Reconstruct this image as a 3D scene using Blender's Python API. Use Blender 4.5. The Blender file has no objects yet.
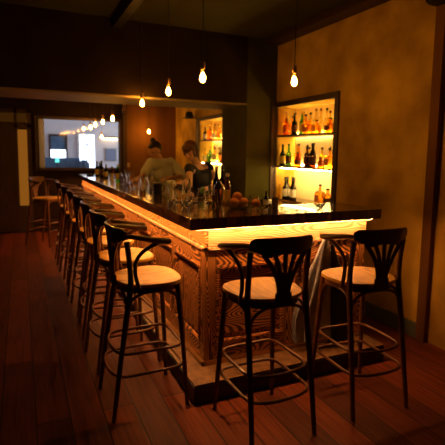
import bpy, bmesh, math, random
from mathutils import Vector, Matrix, Euler
random.seed(7)
PI = math.pi
C = bpy.context.scene.collection
S = bpy.context.scene

# ------------------------------------------------------------------ camera
RX, TP, ROLL, YAWV = 440.0, 0.11, 0.013999, None
cam_d = bpy.data.cameras.new('camera')
cam = bpy.data.objects.new('camera', cam_d); C.objects.link(cam); S.camera = cam
fw = Vector((0.41468658, 0.9033713, -0.10934048)).normalized()
rt = fw.cross(Vector((0, 0, 1))).normalized(); up = rt.cross(fw)
R_ = math.cos(ROLL) * rt + math.sin(ROLL) * up
U_ = -math.sin(ROLL) * rt + math.cos(ROLL) * up
M_ = Matrix((R_, U_, -fw)).transposed().to_4x4(); M_.translation = Vector((-0.959, -2.568, 1.55))
cam.matrix_world = M_
cam_d.sensor_width = 36; cam_d.lens = 36 * 440 / 445
cam_d.shift_y = (202.2417 - 222.5) / 445
cam_d.clip_start = 0.05
cam_d.dof.use_dof = True; cam_d.dof.focus_distance = 2.9; cam_d.dof.aperture_fstop = 2.2

# ------------------------------------------------------------------ exposure, world
S.view_settings.view_transform = 'Standard'; S.view_settings.look = 'None'
S.view_settings.gamma = 1; S.view_settings.use_curve_mapping = False
S.view_settings.exposure = 0.12
W = bpy.data.worlds.new('world'); S.world = W; W.use_nodes = True
W.node_tree.nodes['Background'].inputs[0].default_value = (0.25, 0.11, 0.03, 1)
W.node_tree.nodes['Background'].inputs[1].default_value = 0.013
# strengths of the lamps of the room
BULB = 265.0        # filament of the pendant bulbs
LED = 155.0          # tape under the bar top
NICHE = 110.0        # tapes in the bottle niches
DAY = 5.0           # daylit panes of the room behind, and its added side pane
CAND = 0

# ------------------------------------------------------------------ materials
def mat(name, col=(.5, .5, .5), rough=.5, metal=0, spec=.5, emis=None, es=1, coat=0):
    m = bpy.data.materials.new(name); m.use_nodes = True
    b = m.node_tree.nodes['Principled BSDF']
    b.inputs['Base Color'].default_value = (*col, 1); b.inputs['Roughness'].default_value = rough
    b.inputs['Metallic'].default_value = metal; b.inputs['Specular IOR Level'].default_value = spec
    b.inputs['Coat Weight'].default_value = coat
    if emis:
        b.inputs['Emission Color'].default_value = (*emis, 1); b.inputs['Emission Strength'].default_value = es
    return m
def N(m, t, **k):
    n = m.node_tree.nodes.new(t)
    for a, v in k.items():
        if hasattr(n, a): setattr(n, a, v)
        else: n.inputs[a.replace('_', ' ')].default_value = v
    return n
def L(m, a, b): m.node_tree.links.new(a, b)
def noise_mat(name, c1, c2, scale=4, rough=.6, stretch=(1, 1, 1), detail=6, bump=.0, spec=.4, lo=.35, hi=.65, coat=0, dist=0, rot=(0, 0, 0)):
    m = mat(name, c1, rough, spec=spec, coat=coat); b = m.node_tree.nodes['Principled BSDF']
    tc = N(m, 'ShaderNodeTexCoord'); mp = N(m, 'ShaderNodeMapping'); mp.inputs['Scale'].default_value = stretch; mp.inputs['Rotation'].default_value = rot
    L(m, tc.outputs['Object'], mp.inputs[0])
    nz = N(m, 'ShaderNodeTexNoise'); nz.inputs['Scale'].default_value = scale; nz.inputs['Detail'].default_value = detail; nz.inputs['Distortion'].default_value = dist
    L(m, mp.outputs[0], nz.inputs['Vector'])
    r = N(m, 'ShaderNodeValToRGB'); r.color_ramp.elements[0].position = lo; r.color_ramp.elements[1].position = hi
    r.color_ramp.elements[0].color = (*c1, 1); r.color_ramp.elements[1].color = (*c2, 1)
    L(m, nz.outputs[0], r.inputs[0]); L(m, r.outputs[0], b.inputs['Base Color'])
    if bump:
        bp = N(m, 'ShaderNodeBump'); bp.inputs['Strength'].default_value = bump; bp.inputs['Distance'].default_value = .01
        L(m, nz.outputs[0], bp.inputs['Height']); L(m, bp.outputs[0], b.inputs['Normal'])
    return m
def grain_mat(name, axis, dark=(.075, .024, .007), light=(.56, .24, .065)):
    """rotary cut softwood with bold wandering figure; axis = direction the grain runs"""
    m = mat(name, (.4, .16, .05), .38, spec=.5, coat=.15); b = m.node_tree.nodes['Principled BSDF']
    tc = N(m, 'ShaderNodeTexCoord'); mp = N(m, 'ShaderNodeMapping')
    mp.inputs['Scale'].default_value = (.35, 1, 1.6) if axis == 'x' else (1, .35, 1.6)
    if axis == 'z': mp.inputs['Scale'].default_value = (2.5, 2.5, .35)
    L(m, tc.outputs['Object'], mp.inputs[0])
    nz = N(m, 'ShaderNodeTexNoise'); nz.inputs['Scale'].default_value = 3.4; nz.inputs['Detail'].default_value = 1.2; nz.inputs['Roughness'].default_value = .45
    L(m, mp.outputs[0], nz.inputs['Vector'])
    mu = N(m, 'ShaderNodeMath', operation='MULTIPLY'); mu.inputs[1].default_value = 250
    L(m, nz.outputs[0], mu.inputs[0])
    sn = N(m, 'ShaderNodeMath', operation='SINE'); L(m, mu.outputs[0], sn.inputs[0])
    r = N(m, 'ShaderNodeValToRGB')
    e = r.color_ramp.elements; e[0].position = .28; e[0].color = (*dark, 1); e[1].position = .75; e[1].color = (*light, 1)
    ma = N(m, 'ShaderNodeMath', operation='MULTIPLY_ADD'); ma.inputs[1].default_value = .5; ma.inputs[2].default_value = .5
    L(m, sn.outputs[0], ma.inputs[0]); L(m, ma.outputs[0], r.inputs[0]); L(m, r.outputs[0], b.inputs['Base Color'])
    return m
def plank_mat(name):
    m = mat(name, (.2, .08, .04), .5, spec=.14); b = m.node_tree.nodes['Principled BSDF']
    tc = N(m, 'ShaderNodeTexCoord'); mp = N(m, 'ShaderNodeMapping'); mp.inputs['Rotation'].default_value = (0, 0, PI / 2)
    L(m, tc.outputs['Object'], mp.inputs[0])
    br = N(m, 'ShaderNodeTexBrick'); br.inputs['Scale'].default_value = 1; br.inputs['Brick Width'].default_value = 2.3; br.inputs['Row Height'].default_value = .185
    br.inputs['Mortar Size'].default_value = .004; br.inputs['Mortar Smooth'].default_value = .3; br.offset = .37
    br.inputs['Color1'].default_value = (.22, .050, .016, 1); br.inputs['Color2'].default_value = (.085, .020, .007, 1); br.inputs['Mortar'].default_value = (.012, .006, .004, 1)
    L(m, mp.outputs[0], br.inputs['Vector'])
    m2 = N(m, 'ShaderNodeMapping'); m2.inputs['Scale'].default_value = (14, .9, 1); L(m, tc.outputs['Object'], m2.inputs[0])
    nz = N(m, 'ShaderNodeTexNoise'); nz.inputs['Scale'].default_value = 3; nz.inputs['Detail'].default_value = 8; L(m, m2.outputs[0], nz.inputs['Vector'])
    mx = N(m, 'ShaderNodeMix', data_type='RGBA', blend_type='MULTIPLY'); mx.inputs[0].default_value = .75
    r = N(m, 'ShaderNodeValToRGB'); r.color_ramp.elements[0].position = .3; r.color_ramp.elements[0].color = (.35, .3, .28, 1); r.color_ramp.elements[1].position = .65
    L(m, nz.outputs[0], r.inputs[0]); L(m, br.outputs[0], mx.inputs[6]); L(m, r.outputs[0], mx.inputs[7]); L(m, mx.outputs[2], b.inputs['Base Color'])
    bp = N(m, 'ShaderNodeBump'); bp.inputs['Strength'].default_value = .5; bp.inputs['Distance'].default_value = .004
    L(m, br.outputs['Fac'], bp.inputs['Height']); bp.invert = True; L(m, bp.outputs[0], b.inputs['Normal'])
    return m
def glassy(name, col, gloss=.12, rough=.05, edge=.6):
    """thin coloured glass: tinted see-through with a mirror coat"""
    m = bpy.data.materials.new(name); m.use_nodes = True; nt = m.node_tree; nt.nodes.clear()
    o = N(m, 'ShaderNodeOutputMaterial'); t = N(m, 'ShaderNodeBsdfTransparent'); t.inputs[0].default_value = (*col, 1)
    g = N(m, 'ShaderNodeBsdfGlossy'); g.inputs['Roughness'].default_value = rough; g.inputs['Color'].default_value = (1, 1, 1, 1)
    f = N(m, 'ShaderNodeLayerWeight'); f.inputs[0].default_value = .35
    a = N(m, 'ShaderNodeMath', operation='MULTIPLY_ADD'); a.inputs[1].default_value = edge; a.inputs[2].default_value = gloss * .4
    L(m, f.outputs['Fresnel'], a.inputs[0])
    mx = N(m, 'ShaderNodeMixShader'); L(m, a.outputs[0], mx.inputs[0]); L(m, t.outputs[0], mx.inputs[1]); L(m, g.outputs[0], mx.inputs[2]); L(m, mx.outputs[0], o.inputs[0])
    return m
def emit(name, col, s):
    m = bpy.data.materials.new(name); m.use_nodes = True; nt = m.node_tree; nt.nodes.clear()
    o = N(m, 'ShaderNodeOutputMaterial'); e = N(m, 'ShaderNodeEmission'); e.inputs[0].default_value = (*col, 1); e.inputs[1].default_value = s
    L(m, e.outputs[0], o.inputs[0]); return m

m_floor = plank_mat('floor planks')
m_top = noise_mat('dark bar top wood', (.035, .014, .008), (.075, .03, .014), 5, .17, (12, .6, 1), bump=0.02, spec=.6, coat=.5)
m_grain_y = grain_mat('figured plywood along', 'y'); m_grain_x = grain_mat('figured plywood across', 'x'); m_grain_z = grain_mat('figured plywood upright', 'z')
m_fr_y = grain_mat('glow-toned frieze wood along', 'y', (.30, .15, .065), (.56, .36, .20)); m_fr_x = grain_mat('glow-toned frieze wood across', 'x', (.30, .15, .065), (.56, .36, .20))  # front frieze and ledge: tape light put into a paler wood colour
m_step = noise_mat('worn step wood', (.10, .05, .02), (.22, .12, .05), 6, .45, (3, 3, 3))
m_black = mat('black paint', (.012, .009, .008), .5)
m_ochre = noise_mat('ochre plaster', (.32, .18, .022), (.70, .44, .065), 2.2, .85, spec=.12, detail=10, bump=.3, lo=.32, hi=.66)
m_olive = noise_mat('olive plaster', (.040, .036, .006), (.072, .060, .010), 2, .9, spec=.1, detail=8, bump=.1)
m_brown = noise_mat('brown boards', (.13, .055, .012), (.23, .10, .022), 3, .8, (1, 1, .15), bump=.1, spec=.15)
m_dkwood = noise_mat('dark timber', (.035, .017, .010), (.06, .028, .015), 6, .5, (8, 8, 1))
m_skirt = mat('green skirting', (.075, .08, .05), .5)
m_ceil = noise_mat('ceiling paint', (.034, .031, .008), (.052, .046, .012), 1.2, .9, spec=.1)
m_soffit = mat('lit-toned beam edge', (.22, .16, .06), .7)  # light caught by the beam's underside, put into its paler colour
m_lintel = noise_mat('dark lintel', (.015, .008, .003), (.025, .013, .005), 2, .9, spec=.1)
m_stool = noise_mat('dark bentwood', (.085, .032, .011), (.14, .053, .017), 9, .42, (1, 1, 4), spec=.3, coat=.06)
m_seat = noise_mat('worn blond seat', (.32, .17, .020), (.58, .32, .040), 7, .5, (5, .8, 1), spec=.2)
m_brass = mat('brass', (.55, .33, .12), .3, 1)
m_chrome = mat('chrome', (.75, .7, .62), .15, 1)
m_led = emit('led tape', (1.0, .40, .11), LED)
m_nled = emit('niche led tape', (1.0, .62, .18), NICHE)
m_fil = emit('glowing filament', (1.0, .42, .055), BULB)
m_npanel = mat('cream niche back', (.92, .78, .46), .55)
m_bulbglass = glassy('bulb glass', (1, .93, .8), .1)
m_clear = glassy('clear glass', (.90, .90, .86), .3)
m_tumbler = mat('clear drinking glass', (1, .98, .92), .02); m_tumbler.node_tree.nodes['Principled BSDF'].inputs['Transmission Weight'].default_value = 1; m_tumbler.node_tree.nodes['Principled BSDF'].inputs['IOR'].default_value = 1.45
m_pane = glassy('window pane', (.93, .95, 1), .02, edge=.08)
m_amber = glassy('amber spirit glass', (.97, .62, .16)); m_orange = glassy('orange spirit glass', (.97, .64, .18)); m_red = glassy('red liqueur glass', (.94, .42, .15))
m_green = glassy('green bottle glass', (.25, .62, .10)); m_dkgreen = glassy('dark green bottle glass', (.06, .13, .03)); m_dkbrown = glassy('dark brown bottle glass', (.14, .05, .015))
m_yellow = glassy('yellow liqueur glass', (1, .82, .12)); m_pale = glassy('pale spirit glass', (.97, .86, .48)); m_blackglass = glassy('black wine glass', (.03, .035, .02))
m_label = mat('paper label', (.85, .80, .68), .6); m_label_y = mat('yellow label', (.80, .55, .08), .6); m_label_d = mat('dark label', (.10, .03, .02), .6); m_label_p = mat('pink label', (.75, .22, .14), .6)
m_cap = mat('black cap', (.02, .015, .012), .4); m_capr = mat('brown cork cap', (.25, .11, .04), .5); m_capg = mat('gold cap', (.7, .45, .12), .35, .8)
m_skin = mat('skin', (.62, .33, .19), .5); m_hair_d = mat('dark hair', (.03, .018, .018), .55); m_hair_r = mat('chestnut hair', (.085, .032, .014), .5)
m_knit = noise_mat('grey knit', (.68, .68, .62), (.84, .84, .78), 60, .85, bump=.3); m_blackcloth = mat('black cloth', (.015, .012, .014), .8)
m_denim = mat('dark trousers', (.02, .02, .03), .8); m_lip = mat('lips', (.45, .12, .09), .5); m_eye = mat('eyes', (.02, .015, .012), .3)
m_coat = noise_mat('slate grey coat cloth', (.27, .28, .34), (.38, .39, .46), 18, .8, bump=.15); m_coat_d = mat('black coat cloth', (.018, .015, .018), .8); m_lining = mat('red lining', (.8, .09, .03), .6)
m_fruit = noise_mat('orange peel', (.95, .26, .03), (1.0, .42, .06), 8, .45); m_leaf = mat('green mint', (.10, .35, .04), .5)
m_blue = noise_mat('blue sofa cloth', (.06, .13, .23), (.09, .17, .29), 8, .7); m_white = noise_mat('white plaster', (.62, .62, .66), (.72, .71, .74), 1.4, .8)
m_day = emit('daylit pane', (.85, .93, 1.0), DAY); m_pic = mat('blue grey print', (.20, .24, .36), .6); m_whitep = mat('white paint', (.75, .75, .77), .5)
m_amberpane = emit('lit amber pane', (1.0, .33, .03), .22); m_amberdim = emit('dim amber pane', (1.0, .33, .03), .035)
m_teal = emit('green lit shade', (.15, .85, .65), 1.6); m_steel = mat('brushed steel', (.45, .42, .38), .3, 1)
m_cord = mat('black cord', (.01, .008, .007), .6); m_felt = mat('black felt', (.012, .010, .010), .9)
m_towel = mat('white towel', (.78, .74, .66), .9); m_plate = mat('cream switch plate', (.55, .38, .2), .5)

# ------------------------------------------------------------------ mesh helpers
class MB:
    def __init__(s): s.b = bmesh.new()
    def box(s, x0, x1, y0, y1, z0, z1, bev=0):
        vs = [s.b.verts.new(p) for p in ((x0,y0,z0),(x1,y0,z0),(x1,y1,z0),(x0,y1,z0),(x0,y0,z1),(x1,y0,z1),(x1,y1,z1),(x0,y1,z1))]
        fs = [s.b.faces.new([vs[i] for i in q]) for q in ((3,2,1,0),(4,5,6,7),(0,1,5,4),(1,2,6,5),(2,3,7,6),(3,0,4,7))]
        if bev:
            es = list({e for f in fs for e in f.edges})
            bmesh.ops.bevel(s.b, geom=es, offset=bev, segments=2, affect='EDGES')
        return s
    def tube(s, pts, r, n=8, closed=False, flat=1.0, up=None):
        """swept tube; r a number or a list; flat squashes the section along its second axis"""
        P = [Vector(p) for p in pts]; k = len(P); rs = r if isinstance(r, (list, tuple)) else [r] * k
        rings = []; prev = None
        for i in range(k):
            if closed: t = (P[(i + 1) % k] - P[i - 1])
            else: t = P[min(i + 1, k - 1)] - P[max(i - 1, 0)]
            t.normalize()
            if up is not None: a = Vector(up)
            elif prev is None: a = Vector((0, 0, 1)) if abs(t.z) < .9 else Vector((1, 0, 0))
            else: a = prev
            a = (a - t * a.dot(t)).normalized(); prev = a; b2 = t.cross(a)
            rings.append([s.b.verts.new(P[i] + a * math.cos(2 * PI * j / n) * rs[i] + b2 * math.sin(2 * PI * j / n) * rs[i] * flat) for j in range(n)])
        for i in range(k if closed else k - 1):
            A, B = rings[i], rings[(i + 1) % k]
            for j in range(n): s.b.faces.new((A[j], A[(j + 1) % n], B[(j + 1) % n], B[j]))
        if not closed: s.b.faces.new(rings[0][::-1]); s.b.faces.new(rings[-1])
        return s
    def lathe(s, prof, c=(0, 0, 0), n=16, sx=1, sy=1):
        rings = []
        for r, z in prof: rings.append([s.b.verts.new((c[0] + sx * r * math.cos(2 * PI * j / n), c[1] + sy * r * math.sin(2 * PI * j / n), c[2] + z)) for j in range(n)])
        for A, B in zip(rings, rings[1:]):
            for j in range(n): s.b.faces.new((A[j], A[(j + 1) % n], B[(j + 1) % n], B[j]))
        if prof[0][0] > 1e-4: s.b.faces.new(rings[0][::-1])
        if prof[-1][0] > 1e-4: s.b.faces.new(rings[-1])
        return s
    def ell(s, c, r, rot=None, u=14, v=10):
        m = Matrix.Translation(c) @ (rot.to_4x4() if rot else Matrix()) @ Matrix.Diagonal((*r, 1))
        bmesh.ops.create_uvsphere(s.b, u_segments=u, v_segments=v, radius=1, matrix=m); return s
    def cap(s, a, b, ra, rb, k=9):
        """tapered capsule, closed"""
        a, b = Vector(a), Vector(b); d = b - a; l = d.length
        q = d.to_track_quat('Z', 'Y').to_matrix().to_4x4(); pr = []
        for i in range(k // 2 + 1): t = PI / 2 * i / (k // 2); pr.append((ra * math.sin(t), -ra * math.cos(t)))
        for i in range(k // 2 + 1): t = PI / 2 * i / (k // 2); pr.append((rb * math.cos(t), l + rb * math.sin(t)))
        o = MB(); pr[0] = (1e-4, pr[0][1]); pr[-1] = (1e-4, pr[-1][1]); o.lathe(pr, n=14)
        bmesh.ops.remove_doubles(o.b, verts=o.b.verts, dist=2e-4)
        bmesh.ops.transform(o.b, matrix=Matrix.Translation(a) @ q, verts=o.b.verts)
        me = bpy.data.meshes.new('t'); o.b.to_mesh(me); s.b.from_mesh(me); bpy.data.meshes.remove(me); o.b.free(); return s
    def xf(s, m): bmesh.ops.transform(s.b, matrix=m, verts=s.b.verts); return s
    def build(s, name, m, parent=None, smooth=True, label=None):
        bmesh.ops.recalc_face_normals(s.b, faces=s.b.faces)
        me = bpy.data.meshes.new(name); s.b.to_mesh(me); s.b.free()
        if smooth:
            for p in me.polygons: p.use_smooth = True
            try: me.set_sharp_from_angle(angle=math.radians(38))
            except Exception: pass
        me.materials.append(m); o = bpy.data.objects.new(name, me); C.objects.link(o); o.parent = parent
        if label: o['label'] = label
        return o
def tag(o, label, cat, group=None):
    o['label'] = label; o['category'] = cat
    if group: o['group'] = group
    return o
def thing(name, label, cat, loc=(0, 0, 0), rz=0, group=None):
    o = bpy.data.objects.new(name, None); C.objects.link(o); o.location = loc; o.rotation_euler = (0, 0, rz); o.empty_display_size = .05
    return tag(o, label, cat, group)
def struct(name, mb, m, parent=None):
    o = mb.build(name, m, parent, smooth=False)
    if parent is None: o['kind'] = 'structure'
    return o
def copy_tree(o, parent=None):
    c = o.copy(); C.objects.link(c); c.parent = parent
    for ch in list(o.children): copy_tree(ch, c)
    return c
def spline(pts, n=24, closed=False):
    P = [Vector(p) for p in pts]; k = len(P); out = []
    seg = k if closed else k - 1; per = max(2, n // seg)
    for i in range(seg):
        p0 = P[(i - 1) % k] if closed or i > 0 else P[0] * 2 - P[1]
        p1, p2 = P[i], P[(i + 1) % k]
        p3 = P[(i + 2) % k] if closed or i + 2 < k else P[-1] * 2 - P[-2]
        for j in range(per):
            t = j / per
            out.append(.5 * ((2 * p1) + (p2 - p0) * t + (2 * p0 - 5 * p1 + 4 * p2 - p3) * t * t + (3 * p1 - p0 - 3 * p2 + p3) * t ** 3))
    if not closed: out.append(P[-1])
    return out
def remesh(mb, name, m, parent, vox=.008, it=6, label=None):
    """union of closed shapes turned into one continuous skin"""
    o = mb.build(name, m, None)
    r = o.modifiers.new('r', 'REMESH'); r.mode = 'VOXEL'; r.voxel_size = vox; r.use_smooth_shade = True
    sm = o.modifiers.new('s', 'SMOOTH'); sm.iterations = it; sm.factor = .5
    dg = bpy.context.evaluated_depsgraph_get(); dg.update()
    me = bpy.data.meshes.new_from_object(o.evaluated_get(dg)); o.modifiers.clear(); o.data = me; o.parent = parent
    for p in me.polygons: p.use_smooth = True
    if not me.materials: me.materials.append(m)
    if label: o['label'] = label
    return o

# ------------------------------------------------------------------ the room
XW = 2.1; YM = 2.45; YM2 = 3.2; YB = 6.6
struct('floor', MB().box(-3.2, 2.5, -5, 6.7, -.1, 0), m_floor)
struct('ceiling', MB().box(-3.2, 2.5, -5, YM2, 3.0, 3.1), m_ceil)
# right wall with two openings for the niches
N1 = (1.25, 2.42, .97, 2.155); N2 = (4.10, 5.16, .97, 2.15)
w = MB()
def wall_with_niches(w):
    x0, x1 = XW, XW + .4
    ys = [-5, N1[0], N1[1], N2[0], N2[1], 6.7]
    w.box(x0, x1, ys[0], ys[1], 0, 3.1); w.box(x0, x1, ys[2], ys[3], 0, 3.1); w.box(x0, x1, ys[4], ys[5], 0, 3.1)
    for n in (N1, N2):
        w.box(x0, x1, n[0], n[1], 0, n[2]); w.box(x0, x1, n[0], n[1], n[3], 3.1)
        w.box(x0 + .3, x1, n[0], n[1], n[2], n[3])
    return w
struct('wall_right', wall_with_niches(w), m_ochre)
struct('baseboard_right', MB().box(XW - .03, XW, 0.0, YM, 0, .13, .004), m_skirt)
struct('wall_left', MB().box(-3.3, -3.2, -5, 6.7, 0, 3.1), m_lintel)
struct('wall_front', MB().box(-3.2, 2.5, -5.1, -5, 0, 3.1), m_lintel)
# dividing wall: deep lintel over the bar and a pier at the right
w = MB(); w.box(-3.2, 1.665, YM, YM2, 2.185, 3.0); struct('wall_lintel', w, m_lintel)
w = MB(); w.box(1.665, XW, YM, YM2, 0, 3.0); struct('wall_pier', w, m_olive)
struct('trim_1', MB().box(-3.2, 1.665, YM, YM2, 2.165, 2.185), m_soffit)
struct('trim_2', MB().box(2.02, XW - .004, YM - .02, YM, .97, 2.24), m_dkwood)
struct('trim_3', MB().box(XW - .05, XW, -.07, 0.015, 0, 2.72), m_brown)
struct('trim_4', MB().box(.0, .09, -1.5, YM, 2.90, 3.0), m_black)
w = MB(); w.box(1.93, XW, -.9, .03, 2.72, 3.0, .02); struct('trim_5', w, m_black)
struct('trim_6', MB().box(1.9, XW, .03, YM, 2.93, 3.0, .01), m_dkwood)
# rear zone
struct('ceiling_rear', MB().box(-3.2, 2.5, YM2, 6.7, 2.62, 2.72), m_ceil)
WX0, WX1, WZ0, WZ1 = -.645, .90, 1.235, 2.17
w = MB(); w.box(-3.2, WX0, YB, YB + .1, 0, 2.62); w.box(WX1, 1.0, YB, YB + .1, 0, 2.62); w.box(WX0, WX1, YB, YB + .1, 0, WZ0); w.box(WX0, WX1, YB, YB + .1, WZ1, 2.62)
struct('wall_back', w, m_lintel)
struct('wall_back_right', MB().box(1.0, 2.1, YB - .05, YB + .1, 0, 2.62), m_brown)
struct('trim_7', MB().box(.97, 1.04, YB - .09, YB - .05, 0, 2.62), m_dkwood)
# interior window on the back wall
win = thing('window_1', 'wide interior window at the far end of the bar', 'window'); win['kind'] = 'structure'
f = MB(); t = .05
f.box(WX0 - t, WX0, YB - .03, YB + .1, WZ0 - t, WZ1 + t); f.box(WX1, WX1 + t, YB - .03, YB + .1, WZ0 - t, WZ1 + t)
f.box(WX0, WX1, YB - .03, YB + .1, WZ1, WZ1 + t); f.box(WX0, WX1, YB - .05, YB + .1, WZ0 - t, WZ0)
f.build('window_frame', m_dkwood, win, smooth=False)
MB().box(WX0, WX1, YB + .04, YB + .046, WZ0, WZ1).build('window_pane', m_pane, win, smooth=False)
# doorway part at the left
dr = thing('door_1', 'dark door with lit amber side light and transom', 'door'); dr['kind'] = 'structure'
MB().box(-2.1, -1.05, YB - .05, YB, .02, 2.0, .008).build('door_leaf', m_dkwood, dr, smooth=False)
MB().box(-.99, -.83, YB - .04, YB - .03, .52, 1.95).build('side_light', m_amberpane, dr, smooth=False)
MB().box(-1.9, -.83, YB - .04, YB - .03, 2.08, 2.25).build('transom', m_amberdim, dr, smooth=False)
f = MB(); f.box(-1.05, -.99, YB - .06, YB, 0, 2.32); f.box(-.83, -.76, YB - .06, YB, 0, 2.32); f.box(-2.1, -.76, YB - .06, YB, 1.98, 2.06); f.box(-2.1, -.76, YB - .06, YB, 2.26, 2.32); f.box(-.99, -.83, YB - .05, YB, 0, .52)
f.build('door_frame', m_dkwood, dr, smooth=False)
# the white room behind the window
w = MB(); w.box(-3.2, 4, 11, 11.1, -.5, 3.4); struct('wall_far', w, m_white)
struct('wall_far_left', MB().box(-.62, -.52, 6.7, 11, -.5, 3.4), m_white)
struct('wall_far_right', MB().box(3.5, 3.6, 6.7, 11, -.5, 3.4), m_white)
struct('ceiling_far', MB().box(-.6, 3.6, 6.7, 11, 3.0, 3.1), m_white)
struct('floor_far', MB().box(-.6, 3.6, 6.7, 11, -.1, 0), m_floor)
def daywin(n, x0, x1, z0, z1, lo=None, cross=True):
    o = thing('window_%d' % n, 'daylit window', 'window'); o['kind'] = 'structure'
    f = MB(); f.box(x0 - .05, x0, 10.94, 11, z0 - .05, z1 + .05); f.box(x1, x1 + .05, 10.94, 11, z0 - .05, z1 + .05); f.box(x0, x1, 10.94, 11, z1, z1 + .05); f.box(x0 - .03, x1 + .03, 10.9, 11, z0 - .05, z0)
    zs = z0 + (z1 - z0) * .70
    if cross: f.box((x0 + x1) / 2 - .022, (x0 + x1) / 2 + .022, 10.95, 11, z0, z1); f.box(x0, x1, 10.95, 11, zs - .02, zs + .02)
    f.build('window_frame', m_whitep if cross else m_dkwood, o, smooth=False)
    MB().box(x0, x1, 10.97, 10.98, z0, lo if lo else z1).build('window_pane', m_day, o, smooth=False)
    if lo: MB().box(x0, x1, 10.96, 10.98, lo, z1).build('blind', m_blue, o, smooth=False)
daywin(2, -.16, .24, 1.37, 1.99, lo=1.60, cross=False)
daywin(3, .63, 1.05, 1.06, 2.05)

w5 = thing('window_4', 'added unseen glowing window that lights the white room', 'window'); w5['kind'] = 'structure'
MB().box(3.47, 3.48, 7.6, 10.2, .9, 2.6).build('window_pane', m_day, w5, smooth=False)  # added glowing pane, out of view, to brighten the white room
f = MB(); f.box(3.42, 3.5, 7.54, 7.6, .84, 2.66); f.box(3.42, 3.5, 10.2, 10.26, .84, 2.66); f.box(3.42, 3.5, 7.6, 10.2, 2.6, 2.66); f.box(3.42, 3.5, 7.6, 10.2, .84, .9); f.box(3.42, 3.47, 8.87, 8.93, .9, 2.6)
f.build('window_frame', m_whitep, w5, smooth=False)
# ------------------------------------------------------------------ bar
XB, YBF = .155, .095
bar = thing('bar_counter', 'long L-shaped bar front clad in boldly figured plywood panels', 'bar counter')
b = MB(); b.box(XB, .58, YBF + .36, 6.42, .12, 1.063); b.box(XB, 1.5, YBF, YBF + .36, .12, 1.063); 
b.build('carcass', m_grain_y, bar, smooth=False)
b = MB(); b.box(-.03, .60, -.17, 6.45, 0, .118, .006); b.box(.60, 1.52, -.17, YBF + .36, 0, .118, .006)
b.build('step', m_black, bar, smooth=False, label='black kick step of the bar')
b = MB(); b.box(-.025, XB + .02, -.165, 6.44, .1182, .124); b.box(XB + .02, 1.515, -.165, YBF + .02, .1182, .124)
b.build('step_tread', m_step, bar, smooth=False, label='worn brown tread of the step')
# bar front cladding: long side
y = YBF - .012; side_edges = []
Z0, Z1 = .124, .91
def frame_side(y0, y1):
    p = MB(); p.box(XB - .022, XB, y0, y0 + .075, Z0, Z1, .003); p.build('stile', m_grain_z, bar, smooth=False)
    p = MB(); p.box(XB - .022, XB, y0 + .075, y1, .80, Z1, .003); p.build('rail', m_grain_y, bar, smooth=False)
    p = MB(); p.box(XB - .022, XB, y0 + .075, y1, Z0, .25, .003); p.build('rail', m_grain_y, bar, smooth=False)
    a, c = y0 + .075, y1
    p = MB()
    for q in ((a, c, .775, .80), (a, c, .25, .275)): p.box(XB - .030, XB, q[0], q[1], q[2], q[3], .006)
    for q in ((a, a + .025), (c - .025, c)): p.box(XB - .030, XB, q[0], q[1], .275, .775, .006)
    pm = p.build('panel_moulding', m_grain_y, bar, smooth=False)
    p = MB(); p.box(XB - .012, XB, a + .06, c - .06, .31, .74, .005); p.build('raised_panel', m_grain_z, pm, smooth=False)
ys0 = YBF - .012
n_p = 10; pitch = (6.42 - ys0 - .075) / n_p
for i in range(n_p): frame_side(ys0 + i * pitch, ys0 + (i + 1) * pitch)
# short side
def frame_front(x0, x1, last):
    p = MB(); p.box(x0, x0 + .08, YBF - .022, YBF, Z0, Z1, .003); p.build('stile', m_grain_z, bar, smooth=False)
    if last: p = MB(); p.box(x1, x1 + .08, YBF - .022, YBF, Z0, Z1, .003); p.build('stile', m_grain_z, bar, smooth=False)
    p = MB(); p.box(x0 + .08, x1, YBF - .022, YBF, .80, Z1, .003); p.build('rail', m_grain_x, bar, smooth=False)
    p = MB(); p.box(x0 + .08, x1, YBF - .022, YBF, Z0, .25, .003); p.build('rail', m_grain_x, bar, smooth=False)
    a, c = x0 + .08, x1; p = MB()
    for q in ((a, c, .775, .80), (a, c, .25, .275)): p.box(q[0], q[1], YBF - .03, YBF, q[2], q[3], .006)
    for q in ((a, a + .025), (c - .025, c)): p.box(q[0], q[1], YBF - .03, YBF, .275, .775, .006)
    pm = p.build('panel_moulding', m_grain_x, bar, smooth=False)
    p = MB(); p.box(a + .06, c - .06, YBF - .012, YBF, .31, .74, .005); p.build('raised_panel', m_grain_x, pm, smooth=False)
frame_front(XB - .022, .76, False); frame_front(.76, 1.42, True)
b = MB(); b.box(XB - .036, XB, YBF - .036, 6.42, Z1, Z1 + .022, .004); b.box(XB - .036, 1.5, YBF - .036, YBF, Z1, Z1 + .022, .004)  # ledge colour lightened to stand for light from the tape
b.build('ledge_moulding', m_fr_y, bar, smooth=False, label='thin ledge under the bar top, caught light put into its colour')
b = MB(); b.box(XB - .05, XB - .02, YBF - .05, 6.42, .125, .15, .005); b.box(XB - .05, 1.5, YBF - .05, YBF - .02, .125, .15, .005)
b.build('base_moulding', m_brass, bar, smooth=False, label='brass coloured moulding at the foot of the panels')
b = MB(); b.box(XB - .022, XB, YBF - .022, 6.42, Z1 + .022, 1.06); b.build('frieze', m_grain_y, bar, smooth=False)
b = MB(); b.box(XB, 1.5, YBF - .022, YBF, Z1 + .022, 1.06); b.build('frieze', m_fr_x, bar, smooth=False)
led = thing('light_strip', 'warm glowing light tape tucked under the bar top edge', 'light strip')
MB().box(.030, .046, .05, 6.40, 1.0618, 1.0638).build('side_tape', m_led, led, smooth=False)
MB().box(.05, 1.50, .014, .030, 1.0618, 1.0638).build('end_tape', m_led, led, smooth=False)
b = MB(); b.box(0, .65, .5, 6.47, 1.064, 1.14); b.box(0, 1.58, 0, .5, 1.064, 1.14)
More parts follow.
